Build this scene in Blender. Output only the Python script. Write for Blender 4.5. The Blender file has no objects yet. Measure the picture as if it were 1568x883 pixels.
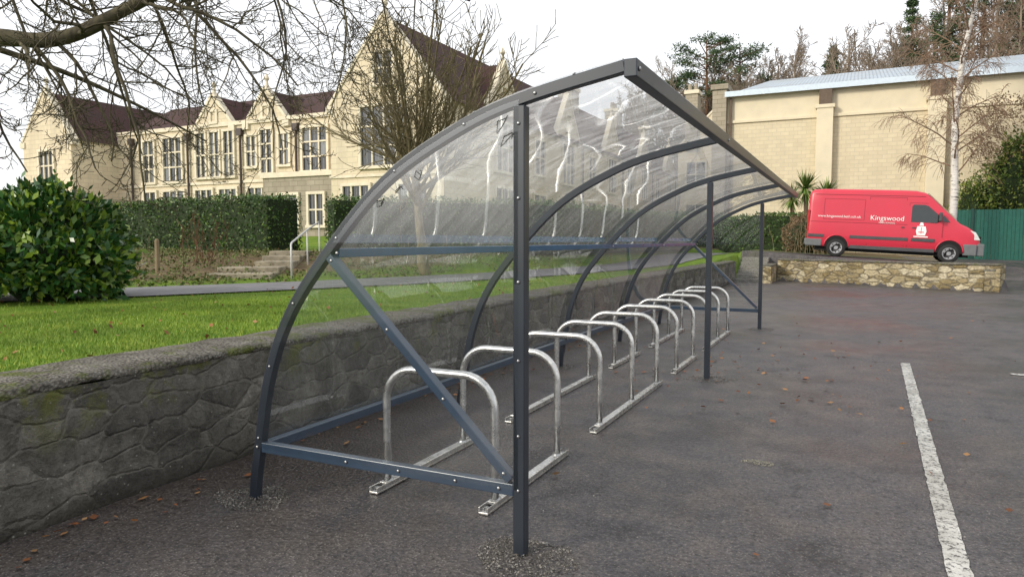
import bpy, math, random
import numpy as np
from mathutils import Vector, Matrix, noise
random.seed(7); np.random.seed(7)
S=bpy.context.scene
R=random.random
def U(a,b): return a+(b-a)*R()
def ss(t):
    t=max(0.0,min(1.0,t)); return t*t*(3-2*t)

# ------------------------------------------------------------ materials
class M:
    def __init__(s,name,rough=.7,spec=.3,metal=0):
        s.m=bpy.data.materials.new(name); s.m.use_nodes=True; s.t=s.m.node_tree
        s.b=s.t.nodes['Principled BSDF']; s.out=s.t.nodes['Material Output']
        s.b.inputs['Roughness'].default_value=rough; s.b.inputs['Metallic'].default_value=metal
        s.b.inputs['Specular IOR Level'].default_value=spec
        s._o=None
    def n(s,t,**k):
        n=s.t.nodes.new('ShaderNode'+t)
        for a,v in k.items(): setattr(n,a,v)
        return n
    def l(s,a,b): s.t.links.new(a,b)
    def obj(s):
        if not s._o: s._o=s.n('TexCoord').outputs['Object']
        return s._o
    def mapv(s,sc,loc=(0,0,0)):
        m=s.n('Mapping'); m.inputs['Scale'].default_value=sc; m.inputs['Location'].default_value=loc
        s.l(s.obj(),m.inputs['Vector']); return m.outputs[0]
    def noise(s,scale,detail=4,rough=.55,vec=None,dist=0):
        n=s.n('TexNoise'); n.inputs['Scale'].default_value=scale; n.inputs['Detail'].default_value=detail
        n.inputs['Roughness'].default_value=rough; n.inputs['Distortion'].default_value=dist
        s.l(vec if vec else s.obj(),n.inputs['Vector']); return n.outputs['Fac']
    def vor(s,scale,feature='F1',vec=None,out='Distance'):
        n=s.n('TexVoronoi',feature=feature); n.inputs['Scale'].default_value=scale
        s.l(vec if vec else s.obj(),n.inputs['Vector']); return n.outputs[out]
    def ramp(s,fac,stops):
        n=s.n('ValToRGB'); e=n.color_ramp.elements
        while len(e)<len(stops): e.new(.5)
        for i,(p,c) in enumerate(stops):
            e[i].position=p; e[i].color=(c,c,c,1) if isinstance(c,(int,float)) else (*c,1)
        s.l(fac,n.inputs[0]); return n.outputs[0]
    def mix(s,fac,a,b,mode='MIX'):
        n=s.n('Mix',data_type='RGBA',blend_type=mode)
        for i,x in ((0,fac),(6,a),(7,b)):
            if isinstance(x,(int,float)): n.inputs[i].default_value=x if i==0 else (x,x,x,1)
            elif isinstance(x,tuple): n.inputs[i].default_value=(*x,1)
            else: s.l(x,n.inputs[i])
        return n.outputs[2]
    def math(s,op,a,b=0):
        n=s.n('Math',operation=op)
        for i,x in enumerate((a,b)):
            if isinstance(x,(int,float)): n.inputs[i].default_value=x
            else: s.l(x,n.inputs[i])
        return n.outputs[0]
    def col(s,x):
        if isinstance(x,tuple): s.b.inputs['Base Color'].default_value=(*x,1)
        else: s.l(x,s.b.inputs['Base Color'])
    def rough(s,x): s.l(x,s.b.inputs['Roughness'])
    def bump(s,h,strength=.3,dist=.02,prev=None):
        n=s.n('Bump'); n.inputs['Strength'].default_value=strength; n.inputs['Distance'].default_value=dist
        s.l(h,n.inputs['Height'])
        if prev: s.l(prev,n.inputs['Normal'])
        s.l(n.outputs[0],s.b.inputs['Normal']); return n.outputs[0]
    def rnd(s): return s.n('NewGeometry').outputs['Random Per Island']

def simple(name,c,rough=.6,metal=0,spec=.4,var=.18,sc=6,bump=0):
    m=M(name,rough,spec,metal)
    f=m.noise(sc,3)
    m.col(m.ramp(f,[(.25,tuple(x*(1-var) for x in c)),(.75,tuple(min(1,x*(1+var)) for x in c))]))
    if bump: m.bump(m.noise(sc*8,2),bump,.01)
    return m.m

def asphalt():
    m=M('asphalt',.7,.5)
    big=m.noise(.38,3,.6); mid=m.noise(2.3,5,.72); fine=m.noise(34,3,.8); v=m.vor(52,'F1',None,'Distance')
    c=m.ramp(big,[(.38,(.026,.023,.027)),(.60,(.080,.073,.079))])
    c=m.mix(m.ramp(mid,[(.47,0),(.59,.35),(.72,.8)]),c,(.125,.105,.092))
    c=m.mix(m.ramp(mid,[(.32,.9),(.46,0)]),c,(.014,.012,.014))
    sx=m.n('SeparateXYZ'); m.l(m.obj(),sx.inputs[0])
    k=m.math('ADD',m.ramp(m.math('MULTIPLY',sx.outputs[0],-.25),[(.25,0),(.95,.35)]),m.noise(1.3,4,.7,m.mapv((1,.55,1),(4,2,0))))
    c=m.mix(m.ramp(k,[(.56,0),(.80,.65)]),c,(.052,.040,.030))
    c=m.mix(m.ramp(fine,[(.34,.9),(.50,0)]),c,(.008,.007,.008))
    c=m.mix(m.ramp(fine,[(.55,0),(.72,.7)]),c,(.17,.155,.145))
    c=m.mix(m.ramp(v,[(.1,.75),(.28,0)]),c,m.mix(mid,(.06,.05,.045),(.40,.37,.34)))
    m.col(c)
    m.rough(m.ramp(big,[(.38,.30),(.6,.6)]))
    m.bump(m.math('ADD',fine,m.math('MULTIPLY',v,-.8)),.7,.014)
    return m.m
def ground_m():
    m=M('grass_soil',.9,.15)
    f=m.noise(1.3,4,.6); g=m.noise(28,3,.7)
    c=m.ramp(f,[(.3,(.09,.18,.015)),(.5,(.145,.24,.02)),(.7,(.24,.29,.035))])
    c=m.mix(m.ramp(g,[(.35,.6),(.6,0)]),c,(.05,.085,.012))
    a=m.n('Attribute',attribute_name='soil').outputs['Fac']
    s=m.ramp(m.noise(6,5,.7),[(.3,(.07,.05,.03)),(.55,(.17,.125,.07)),(.75,(.10,.14,.035))])
    k=m.math('ADD',a,m.math('MULTIPLY',m.math('SUBTRACT',f,.5),.7))
    m.col(m.mix(m.ramp(k,[(.4,0),(.6,1)]),c,s))
    m.bump(g,.8,.04)
    return m.m
def stone(name,cs,mortar,sc,edge=.05,bs=.7,moss=0,warp=.16,mk=1.0,ws=3.2,rn=1.0):
    m=M(name,.9,.15)
    w=m.n('VectorMath',operation='ADD'); nn=m.n('TexNoise'); nn.inputs['Scale'].default_value=ws; nn.inputs['Detail'].default_value=3
    m.l(m.obj(),nn.inputs['Vector']); sc2=m.n('VectorMath',operation='SCALE'); sc2.inputs['Scale'].default_value=warp
    m.l(nn.outputs['Color'],sc2.inputs[0]); m.l(m.obj(),w.inputs[0]); m.l(sc2.outputs[0],w.inputs[1])
    mp=m.n('Mapping'); mp.inputs['Scale'].default_value=sc; m.l(w.outputs[0],mp.inputs[0]); V=mp.outputs[0]
    col=m.vor(1,'F1',V,'Color'); col.node.inputs['Randomness'].default_value=rn
    sep=m.n('SeparateColor'); m.l(col,sep.inputs[0])
    c=m.ramp(sep.outputs[0],[(.05,cs[0]),(.5,cs[1]),(.95,cs[2])])
    n1=m.noise(14,5,.8); n2=m.noise(1.4,4,.65)
    c=m.mix(.9,c,m.ramp(n1,[(.3,.18),(.7,.85)]),'OVERLAY')
    c=m.mix(m.ramp(n2,[(.42,0),(.7,.6)]),c,tuple(x*.45 for x in cs[1]))
    d=m.vor(1,'DISTANCE_TO_EDGE',V); d.node.inputs['Randomness'].default_value=rn
    e=m.ramp(d,[(0,1),(edge,.85),(edge*2.0,0)])
    e2=m.math('MULTIPLY',m.math('MULTIPLY',e,m.ramp(m.noise(3.1,3),[(.36,.1),(.58,1)])),mk)
    c=m.mix(e2,c,m.mix(n1,tuple(x*.45 for x in mortar),mortar))
    if moss:
        # render smears over the joints
        c=m.mix(m.ramp(m.noise(2.6,5,.7,m.mapv((1,1,1.5),(5,1,2))),[(.50,0),(.62,.75)]),c,m.mix(n1,tuple(x*.5 for x in cs[1]),tuple(x*1.35 for x in cs[1])))
        z=m.n('SeparateXYZ'); m.l(m.obj(),z.inputs[0])
        k=m.math('MULTIPLY',m.ramp(m.noise(3.2,5,.7),[(.53,0),(.64,1)]),m.ramp(z.outputs[2],[(.35,0),(.72,1)]))
        c=m.mix(m.math('MULTIPLY',k,.75),c,(.14,.15,.025))
        c=m.mix(m.ramp(m.noise(1,4,.6,m.mapv((1.6,1.6,.25),(3,0,0))),[(.52,0),(.72,.65)]),c,(.035,.034,.03))
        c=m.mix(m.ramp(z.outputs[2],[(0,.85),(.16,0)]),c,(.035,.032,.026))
        c=m.mix(m.ramp(m.vor(19),[(.06,.6),(.13,0)]),c,(.34,.33,.29))
    m.col(c)
    m.bump(m.math('ADD',m.math('MULTIPLY',m.ramp(d,[(0,0),(edge*2.2,1)]),bs),m.math('MULTIPLY',n1,1.3)),.9,.035)
    return m.m
def ashlar(name,c1,c2,mort,bw,bh,sc=1,weather=.5):
    m=M(name,.85,.2)
    s=m.n('SeparateXYZ'); m.l(m.obj(),s.inputs[0]); c=m.n('CombineXYZ')
    m.l(m.math('ADD',s.outputs[0],s.outputs[1]),c.inputs[0]); m.l(s.outputs[2],c.inputs[1])
    b=m.n('TexBrick'); m.l(c.outputs[0],b.inputs['Vector']); b.inputs['Scale'].default_value=sc
    b.inputs['Brick Width'].default_value=bw; b.inputs['Row Height'].default_value=bh; b.inputs['Mortar Size'].default_value=.014
    b.inputs['Color1'].default_value=(*c1,1); b.inputs['Color2'].default_value=(*c2,1); b.inputs['Mortar'].default_value=(*mort,1)
    cc=m.mix(m.ramp(m.noise(1.7,4,.65),[(.35,0),(.75,weather)]),b.outputs['Color'],tuple(x*.66 for x in c1))
    st=m.noise(1,3,.6,m.mapv((1.2,1.2,.18)))
    cc=m.mix(m.ramp(st,[(.52,0),(.75,weather*.9)]),cc,tuple(x*.52 for x in c1))
    m.col(cc); m.bump(b.outputs['Fac'],.3,.02)
    return m.m
def tiles():
    m=M('clay_tiles',.8,.2)
    s=m.n('SeparateXYZ'); m.l(m.obj(),s.inputs[0]); c=m.n('CombineXYZ')
    m.l(m.math('ADD',s.outputs[0],s.outputs[1]),c.inputs[0]); m.l(s.outputs[2],c.inputs[1])
    b=m.n('TexBrick'); m.l(c.outputs[0],b.inputs['Vector']); b.inputs['Brick Width'].default_value=.35;b.inputs['Row Height'].default_value=.16
    b.inputs['Mortar Size'].default_value=.02
    b.inputs['Color1'].default_value=(.065,.032,.030,1); b.inputs['Color2'].default_value=(.105,.048,.042,1); b.inputs['Mortar'].default_value=(.025,.018,.016,1)
    m.col(m.mix(m.ramp(m.noise(.8,4,.7),[(.4,0),(.7,.6)]),b.outputs['Color'],(.05,.04,.038)))
    m.bump(b.outputs['Fac'],.4,.03); return m.m
def leafm(name,cs,rough=.5,spec=.4,dark=.45,sc=1.6):
    m=M(name,rough,spec)
    c=m.ramp(m.rnd(),[(0,cs[0]),(.5,cs[1]),(.93,cs[2])])
    c=m.mix(m.ramp(m.noise(sc,1),[(.35,.5),(.6,0)]),c,tuple(x*dark for x in cs[0]))
    m.col(c); return m.m
def bark(name,c1,c2,sc=14,stretch=.25):
    m=M(name,.85,.2); f=m.noise(sc,2,.7,m.mapv((1,1,stretch)))
    m.col(m.ramp(f,[(.3,c1),(.7,c2)])); return m.m
def acrylic(name,h0,h1):
    m=M(name); t=m.t; t.nodes.remove(m.b)
    tr=m.n('BsdfTransparent'); tr.inputs[0].default_value=(.95,.97,.98,1)
    gl=m.n('BsdfGlossy'); gl.inputs['Roughness'].default_value=.015; gl.inputs[0].default_value=(1,1,1,1)
    df=m.n('BsdfTranslucent'); df.inputs[0].default_value=(1,1,1,1)
    lw=m.n('LayerWeight'); lw.inputs[0].default_value=.5
    f=m.math('MULTIPLY_ADD',m.math('POWER',lw.outputs['Facing'],3.4),.9); f.node.inputs[2].default_value=.06
    m1=m.n('MixShader'); m2=m.n('MixShader')
    z=m.n('SeparateXYZ'); m.l(m.obj(),z.inputs[0])
    zz=m.math('MULTIPLY',z.outputs[2],.4)
    glare_haze=m.math('MULTIPLY',m.ramp(m.noise(2.2,4,.7,m.mapv((1.5,5,.6))),[(.38,.35),(.68,1)]),m.ramp(zz,[(.5,h0),(.74,h0+(h1-h0)*.35),(.88,h1)]))  # white haze, stronger with height, paints sky glare into the sheet
    m.l(glare_haze,m1.inputs[0]); m.l(tr.outputs[0],m1.inputs[1]); m.l(df.outputs[0],m1.inputs[2])
    m.l(f,m2.inputs[0]); m.l(m1.outputs[0],m2.inputs[1]); m.l(gl.outputs[0],m2.inputs[2])
    m.l(m2.outputs[0],m.out.inputs[0]); return m.m
def galv():
    m=M('galvanised_steel',.3,.5,.9)
    f=m.vor(45,'F1',None,'Color'); s=m.n('SeparateColor'); m.l(f,s.inputs[0])
    m.col(m.mix(.3,m.ramp(s.outputs[0],[(0,(.5,.5,.49)),(1,(.74,.73,.71))]),m.ramp(m.noise(5,3),[(.3,(.4,.39,.37)),(.7,(.78,.76,.73))])))
    m.rough(m.ramp(m.noise(12,2),[(.3,.2),(.7,.4)])); return m.m
def winglass():
    m=M('window_glass',.1,.6)
    m.col(m.ramp(m.rnd(),[(0,(.02,.024,.03)),(.6,(.045,.05,.06)),(.95,(.16,.17,.18))])); return m.m

ASPH=asphalt(); GRD=ground_m()
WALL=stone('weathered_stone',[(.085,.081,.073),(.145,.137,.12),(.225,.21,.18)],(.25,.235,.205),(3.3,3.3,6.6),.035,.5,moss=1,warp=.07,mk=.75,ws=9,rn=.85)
cm=M('coping_concrete',.92,.15); f=cm.noise(4,5,.75); v=cm.vor(48)
cc=cm.ramp(f,[(.3,(.085,.076,.063)),(.55,(.175,.162,.14)),(.75,(.27,.255,.22))]); cc=cm.mix(cm.ramp(v,[(.1,.8),(.3,0)]),cc,(.34,.32,.28)); cc=cm.mix(cm.ramp(v,[(.55,0),(.8,.8)]),cc,(.05,.045,.038)); cc=cm.mix(cm.ramp(cm.noise(2.1,5,.75),[(.53,0),(.62,.8)]),cc,(.10,.12,.022))
cm.col(cc); cm.bump(cm.math('ADD',v,f),.9,.02); COPE=cm.m
WALL2=stone('limestone_rubble',[(.22,.17,.085),(.4,.33,.2),(.52,.46,.33)],(.2,.175,.13),(2.6,2.6,6.5),.05,.8,warp=.08,ws=6)
ASH=ashlar('bath_stone_wall',(.69,.60,.44),(.64,.55,.395),(.52,.45,.33),.62,.26,1,.4)
TRIM=simple('stone_trim',(.68,.61,.47),.8,var=.12,sc=3)
DSTONE=ashlar('weathered_ashlar',(.40,.35,.27),(.33,.29,.22),(.2,.18,.13),.55,.25,1,.6)
HALLM=ashlar('hall_blockwork',(.68,.59,.42),(.62,.535,.38),(.54,.47,.34),.45,.22,1,.3)
HALLR=simple('hall_render',(.68,.60,.44),.85,var=.08,sc=1.2)
TILE=tiles(); GLASSW=winglass(); WFR=simple('window_paint',(.5,.5,.46),.5)
PIPE=simple('painted_iron',(.05,.035,.03),.5)
STEEL=simple('coated_steel',(.020,.026,.036),.3,0,.6,.15,5)
GALV=galv(); ACR=acrylic('clear_acrylic',.008,.5); ACE=acrylic('clear_acrylic_end',.006,.12)
BOLT=simple('bolt_zinc',(.38,.38,.38),.35,.9)
PAINT=M('road_paint',.7); 
PAINT.col(PAINT.mix(PAINT.ramp(PAINT.noise(30,5,.8),[(.41,1),(.50,0)]),PAINT.ramp(PAINT.noise(3,4),[(.35,(.36,.35,.32)),(.6,(.58,.57,.53))]),(.085,.078,.074))); PAINT.bump(PAINT.noise(60,2),.5,.01); PAINT=PAINT.m
CONC=simple('concrete',(.2,.19,.17),.9,var=.5,sc=25,bump=.8)

# ------------------------------------------------------------ mesh builder
def empty(name,loc=(0,0,0)):
    e=bpy.data.objects.new(name,None); e.location=loc; S.collection.objects.link(e); return e
class MB:
    def __init__(s): s.v=[]; s.f=[]
    def add(s,v,f):
        o=len(s.v); s.v.extend([tuple(p) for p in v]); s.f.extend([tuple(i+o for i in q) for q in f])
    def hexa(s,p): s.add(p,[(0,3,2,1),(4,5,6,7),(0,1,5,4),(1,2,6,5),(2,3,7,6),(3,0,4,7)])
    def box(s,x0,x1,y0,y1,z0,z1):
        if x0>x1:x0,x1=x1,x0
        if y0>y1:y0,y1=y1,y0
        s.hexa([(x0,y0,z0),(x1,y0,z0),(x1,y1,z0),(x0,y1,z0),(x0,y0,z1),(x1,y0,z1),(x1,y1,z1),(x0,y1,z1)])
    def bar(s,p0,p1,w,h,up=(0,0,1)):
        p0=Vector(p0);p1=Vector(p1);t=(p1-p0).normalized();u=Vector(up)
        a=t.cross(u).normalized()*w/2; b=a.cross(t).normalized()*h/2
        s.hexa([p0-a-b,p0+a-b,p1+a-b,p1-a-b,p0-a+b,p0+a+b,p1+a+b,p1-a+b])
    def tube(s,pts,rad,n=6,cap=True):
        o=len(s.v); k=len(pts); pts=[Vector(p) for p in pts]
        t=(pts[1]-pts[0]).normalized()
        a=t.orthogonal().normalized()
        for i in range(k):
            if i==0: t=pts[1]-pts[0]
            elif i==k-1: t=pts[-1]-pts[-2]
            else: t=pts[i+1]-pts[i-1]
            t=t.normalized(); a=(a-t*a.dot(t))
            a=a.normalized() if a.length>1e-6 else t.orthogonal().normalized()
            b=t.cross(a); r=rad[i] if hasattr(rad,'__len__') else rad
            for j in range(n):
                q=2*math.pi*j/n; p=pts[i]+a*(math.cos(q)*r)+b*(math.sin(q)*r); s.v.append((p.x,p.y,p.z))
        for i in range(k-1):
            for j in range(n):
                j2=(j+1)%n; s.f.append((o+i*n+j,o+i*n+j2,o+(i+1)*n+j2,o+(i+1)*n+j))
        if cap and n>3:
            s.f.append(tuple(o+j for j in range(n))[::-1]); s.f.append(tuple(o+(k-1)*n+j for j in range(n)))
    def sweepXZ(s,prof,y,w,h):
        o=len(s.v);k=len(prof)
        for i,(x,z) in enumerate(prof):
            x0,z0=prof[max(0,i-1)];x1,z1=prof[min(k-1,i+1)]
            l=math.hypot(x1-x0,z1-z0);nx,nz=-(z1-z0)/l,(x1-x0)/l
            for (yy,hh) in ((-w/2,-h/2),(w/2,-h/2),(w/2,h/2),(-w/2,h/2)):
                s.v.append((x+nx*hh,y+yy,z+nz*hh))
        for i in range(k-1):
            for j in range(4):
                j2=(j+1)%4; s.f.append((o+i*4+j,o+i*4+j2,o+(i+1)*4+j2,o+(i+1)*4+j))
        s.f.append((o,o+1,o+2,o+3)); e=o+(k-1)*4; s.f.append((e+3,e+2,e+1,e))
    def dome(s,c,r,ax=(0,-1,0),d=.6):
        ax=Vector(ax);c=Vector(c)
        s.tube([c,c+ax*r*d*.6,c+ax*r*d],[r,r*.85,r*.35],8)
    def obj(s,name,mat,parent=None,smooth=False,bevel=0,seg=2):
        me=bpy.data.meshes.new(name); me.from_pydata(s.v,[],s.f); me.update()
        for m in (mat if isinstance(mat,(list,tuple)) else [mat]): me.materials.append(m)
        if smooth: me.polygons.foreach_set('use_smooth',[True]*len(me.polygons))
        o=bpy.data.objects.new(name,me); S.collection.objects.link(o)
        if parent: o.parent=parent
        if bevel:
            b=o.modifiers.new('b','BEVEL'); b.width=bevel; b.segments=seg; b.limit_method='ANGLE'; b.angle_limit=math.radians(40)
        return o
def fast(name,V,k,mat,parent=None):
    V=np.asarray(V,dtype=np.float32).reshape(-1,3); n=len(V)//k
    me=bpy.data.meshes.new(name); me.vertices.add(len(V)); me.vertices.foreach_set('co',V.ravel())
    me.loops.add(len(V)); me.loops.foreach_set('vertex_index',np.arange(len(V),dtype=np.int32))
    me.polygons.add(n); me.polygons.foreach_set('loop_start',np.arange(0,n*k,k,dtype=np.int32))
    me.update(calc_edges=True); me.materials.append(mat)
    o=bpy.data.objects.new(name,me); S.collection.objects.link(o)
    if parent: o.parent=parent
    return o
def leafV(P,size,asp=.55,var=.4,up=0,dirs=None):
    n=len(P); a=np.random.normal(size=(n,3)); a[:,2]+=up
    if dirs is not None: a=a*.7+dirs
    a/=np.linalg.norm(a,axis=1)[:,None]; b=np.cross(a,np.random.normal(size=(n,3))); b/=np.linalg.norm(b,axis=1)[:,None]
    L=size*(1-var+2*var*np.random.rand(n))[:,None]; W=L*asp
    q=np.stack([P,P+a*L*.5+b*W*.5,P+a*L,P+a*L*.5-b*W*.5],axis=1)
    return q.reshape(-1,3)

# ------------------------------------------------------------ terrain
PL=[(-22,-14.6),(-10.8,5.6),(-9.9,7.0),(-8.3,10.4),(-7.0,14.5),(-6.3,20),(-6.0,33)]
HL=[(-60,17.5),(-23,15.2),(-12.6,13.8),(-8.4,18.8),(-7.6,26),(-7.4,40)]
def sd(pl,x,y):
    best=1e9;sg=0
    for (ax,ay),(bx,by) in zip(pl[:-1],pl[1:]):
        dx,dy=bx-ax,by-ay; t=((x-ax)*dx+(y-ay)*dy)/(dx*dx+dy*dy); t=max(0,min(1,t))
        px,py=x-ax-dx*t,y-ay-dy*t; d=math.hypot(px,py)
        if d<best: best=d; sg=dx*(y-ay)-dy*(x-ax)
    return best if sg>0 else -best
def hill(x,y):
    return ss((y-62)/42)*(11+10*ss((x+18)/40))*ss((x+50)/28)+ss((y-110)/200)*14*ss((x+45)/60)
def HT(x,y):
    h=hill(x,y)
    if x<-4.2:
        sp=sd(PL,x,y); sh=sd(HL,x,y)
        b=.75+.2*ss((y-22)/8)
        if sp<=1.1: z=b
        elif sh<0:
            w=(sp-1.1)/((sp-1.1)-sh+.01); z=b+(1.25-b)*ss(w*1.1)
        else: z=1.25+.5*ss(sh/12)
        return z+h
    if y<24: return 0.0
    zr=.62*ss((y-24)/14)
    zt=.93-.053*(max(-4,min(4.2,x))+.6)
    d=(x+2.6)*.474+(y-28.7)*.881
    if x>3.9:
        k=ss((x-4.0)/.25) if y<33 else ss((x-3.9)/3)
        base=zt*(1-k)+zr*k
        if x<4.1 and d<.15: base=0 if y<25.5 else base
        if y<25.3: base=zr
        return base+h
    if d<.12: return 0.02*ss((y-24)/4)+h
    return zt*ss((d-.12)/.22)+h
xs=np.unique(np.round(np.concatenate([np.linspace(-260,-60,9),np.linspace(-60,-24,19),np.linspace(-24,-4.4,50),[-4.3,-4.12],np.linspace(-4,6,41),np.linspace(6,30,25),np.linspace(30,280,18)]),3))
ys=np.unique(np.round(np.concatenate([np.linspace(-120,-10,8),np.linspace(-10,4,15),np.linspace(4,20,41),np.linspace(20,33,53),np.linspace(33,60,28),np.linspace(60,140,30),np.linspace(140,500,13)]),3))
nx,ny=len(xs),len(ys)
V=[];soil=[]
for y in ys:
    for x in xs:
        x=float(x);y=float(y); V.append((x,y,HT(x,y)))
        s=0.0
        if x<-4.2:
            sp=sd(PL,x,y);sh=sd(HL,x,y)
            if sp>1.2: s=min(1,(sp-1.2)/1.6)*(.7 if sh<.8 else .1)
        elif y>33: s=.8
        soil.append(s)
F=[];mi=[]
for j in range(ny-1):
    for i in range(nx-1):
        F.append((j*nx+i,j*nx+i+1,(j+1)*nx+i+1,(j+1)*nx+i))
        cx=(xs[i]+xs[i+1])/2;cy=(ys[j]+ys[j+1])/2
        mi.append(0 if (cx>-4.2 and (cy<33 or (cx>2 and cy<40.5))) else 1)
me=bpy.data.meshes.new('ground'); me.from_pydata(V,[],F); me.materials.append(ASPH); me.materials.append(GRD)
me.polygons.foreach_set('material_index',mi)
at=me.attributes.new('soil','FLOAT','POINT'); at.data.foreach_set('value',soil)
me.polygons.foreach_set('use_smooth',[cond==1 for cond in mi]); me.update()
g=bpy.data.objects.new('ground',me); S.collection.objects.link(g)

b=MB(); pts=[]
for (ax,ay),(bx,by) in zip(PL[:-1],PL[1:]):
    n=max(2,int(math.hypot(bx-ax,by-ay)/.5))
    for i in range(n): pts.append((ax+(bx-ax)*i/n,ay+(by-ay)*i/n))
pts.append(PL[-1])
sm=[tuple(sum(pts[max(0,min(len(pts)-1,i+k))][c] for k in range(-3,4))/7 for c in (0,1)) for i in range(len(pts))]
rows=[]
for i,(x,y) in enumerate(sm):
    x0,y0=sm[max(0,i-1)];x1,y1=sm[min(len(sm)-1,i+1)];l=math.hypot(x1-x0,y1-y0)
    nx_,ny_=-(y1-y0)/l,(x1-x0)/l
    for k in (-1.05,-.5,0,.5,1.05):
        w=k*(1+.08*noise.noise(Vector((x,y,k)))); px,py=x+nx_*w,y+ny_*w
        rows.append((px,py,HT(px,py)+.022+(.01 if abs(k)<.6 else 0)))
for i in range(len(sm)-1):
    for k in range(4): b.f.append((i*5+k+1,i*5+k,(i+1)*5+k,(i+1)*5+k+1))
b.v=rows
PATHM=simple('path_tarmac',(.15,.145,.15),.7,var=.25,sc=3,bump=.4)
b.obj('path',PATHM,smooth=True)

# ------------------------------------------------------------ stone walls
def wallstrip(name,mat,p0,p1,th,top,copem,cope_over=.03,amp=.02,z0=-.15,seg=.12,m=7):
    e=empty(name); b=MB(); p0=Vector((*p0,0));p1=Vector((*p1,0)); L=(p1-p0).length; t=(p1-p0)/L; nrm=Vector((t.y,-t.x,0))
    n=int(L/seg); zz=[z0+(top-z0)*i/(m-1) for i in range(m)]
    for side in (0,1):
        o=len(b.v)
        for i in range(n+1):
            for z in zz:
                p=p0+t*(L*i/n)+(nrm*0 if side==0 else -nrm*th)
                d=amp*(.7*noise.noise(Vector((p.x*1.6,p.y*1.6,z*3)))+.6*noise.noise(Vector((p.x*5,p.y*5,z*12)))+.4*noise.noise(Vector((p.x*14,p.y*14,z*30))))
                p=p+nrm*d*(1 if side==0 else -1); b.v.append((p.x,p.y,z))
        for i in range(n):
            for j in range(m-1):
                a=o+i*m+j; q=(a,a+m,a+m+1,a+1); b.f.append(q if side==0 else q[::-1])
    b.add([p0+Vector((0,0,z0)),p0-nrm*th+Vector((0,0,z0)),p0-nrm*th+Vector((0,0,top)),p0+Vector((0,0,top))],[(0,1,2,3)])
    b.add([p1+Vector((0,0,z0)),p1-nrm*th+Vector((0,0,z0)),p1-nrm*th+Vector((0,0,top)),p1+Vector((0,0,top))],[(3,2,1,0)])
    b.obj('stonework',mat,e,smooth=True)
    c=MB(); prof=[(cope_over-.012,top-.003),(cope_over+.004,top+.02),(cope_over-.008,top+.045),(-th*.3,top+.056),(-th*.65,top+.056),(-th-cope_over+.02,top+.05),(-th-cope_over,top-.003)]
    for i in range(n+1):
        for q,(dd,z) in enumerate(prof):
            p=p0+t*(L*i/n)
            w=.014*noise.noise(Vector((p.x*2.5,p.y*2.5,q*3.1)))+.012*noise.noise(Vector((p.x*9,p.y*9,q)))
            p=p+nrm*(dd+w); c.v.append((p.x,p.y,z+.016*noise.noise(Vector((p.x*4,p.y*4,dd*4+5)))))
    k=len(prof)
    for i in range(n):
        for j in range(k-1):
            a=i*k+j; c.f.append((a,a+k,a+k+1,a+1))
    c.f.append(tuple(range(k))); c.f.append(tuple(n*k+j for j in range(k))[::-1])
    c.obj('coping',copem,e,smooth=True); return e
wallstrip('stone_wall',WALL,(-3.9,-6),(-3.9,27.0),.56,.74,COPE,.008,.04,seg=.06,m=16)
wallstrip('stone_wall',WALL2,(-2.6,28.7),(3.95,25.2),.38,.80,COPE,.05,.03)
wallstrip('stone_wall',WALL2,(3.95,25.25),(4.0,33),.38,.62,COPE,.04,.02)
wallstrip('stone_wall',WALL2,(-2.62,26.6),(-2.62,28.6),.3,.62,COPE,.03,.02)

b=MB()
for i in range(6):
    b.box(-3.9,-2.93,27.0+i*.34,29.3,-.05 if i==0 else .148*i,.148*(i+1))
b.obj('stone_steps',CONC,bevel=.012)
b=MB(); a=Vector((-10.5,10.25,0)); d=(Vector((-12.3,13.2,0))-a); L=d.length; d/=L; w=Vector((d.y,-d.x,0))
for i in range(5):
    o=a+d*(i*L/5); z=.80+.10*(i+1)
    hw_=.42 if i>1 else .62
    q=o+d*(L/5+.02); sh_=w*(.35 if i<2 else 0)*-1
    o=o+sh_;q=q+sh_
    b.hexa([(o-w*hw_)+Vector((0,0,z-.35)),(o+w*hw_)+Vector((0,0,z-.35)),(q+w*hw_)+Vector((0,0,z-.35)),(q-w*hw_)+Vector((0,0,z-.35)),
            (o-w*hw_)+Vector((0,0,z)),(o+w*hw_)+Vector((0,0,z)),(q+w*hw_)+Vector((0,0,z)),(q-w*hw_)+Vector((0,0,z))])
b.obj('stone_steps',simple('step_stone',(.27,.235,.17),.9,var=.4,sc=5,bump=.6),bevel=.02)
b=MB()
s0=a+w*.62+d*.2; s1=a+w*.62+d*(L*.55); s2=a+w*.62+d*L
A=s0+Vector((0,0,1.5));B=s1+Vector((0,0,1.78));C=s2+Vector((0,0,2.0))
b.tube([s0+Vector((0,0,.7)),A-Vector((0,0,.04)),A+d*.05,B,C],.02,8)
for p,z in ((s1,1.78),(s2,2.0)): b.tube([p+Vector((0,0,.8)),p+Vector((0,0,z))],.018,8)
b.obj('handrail',simple('rail_white',(.5,.5,.5),.4),smooth=True)

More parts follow.
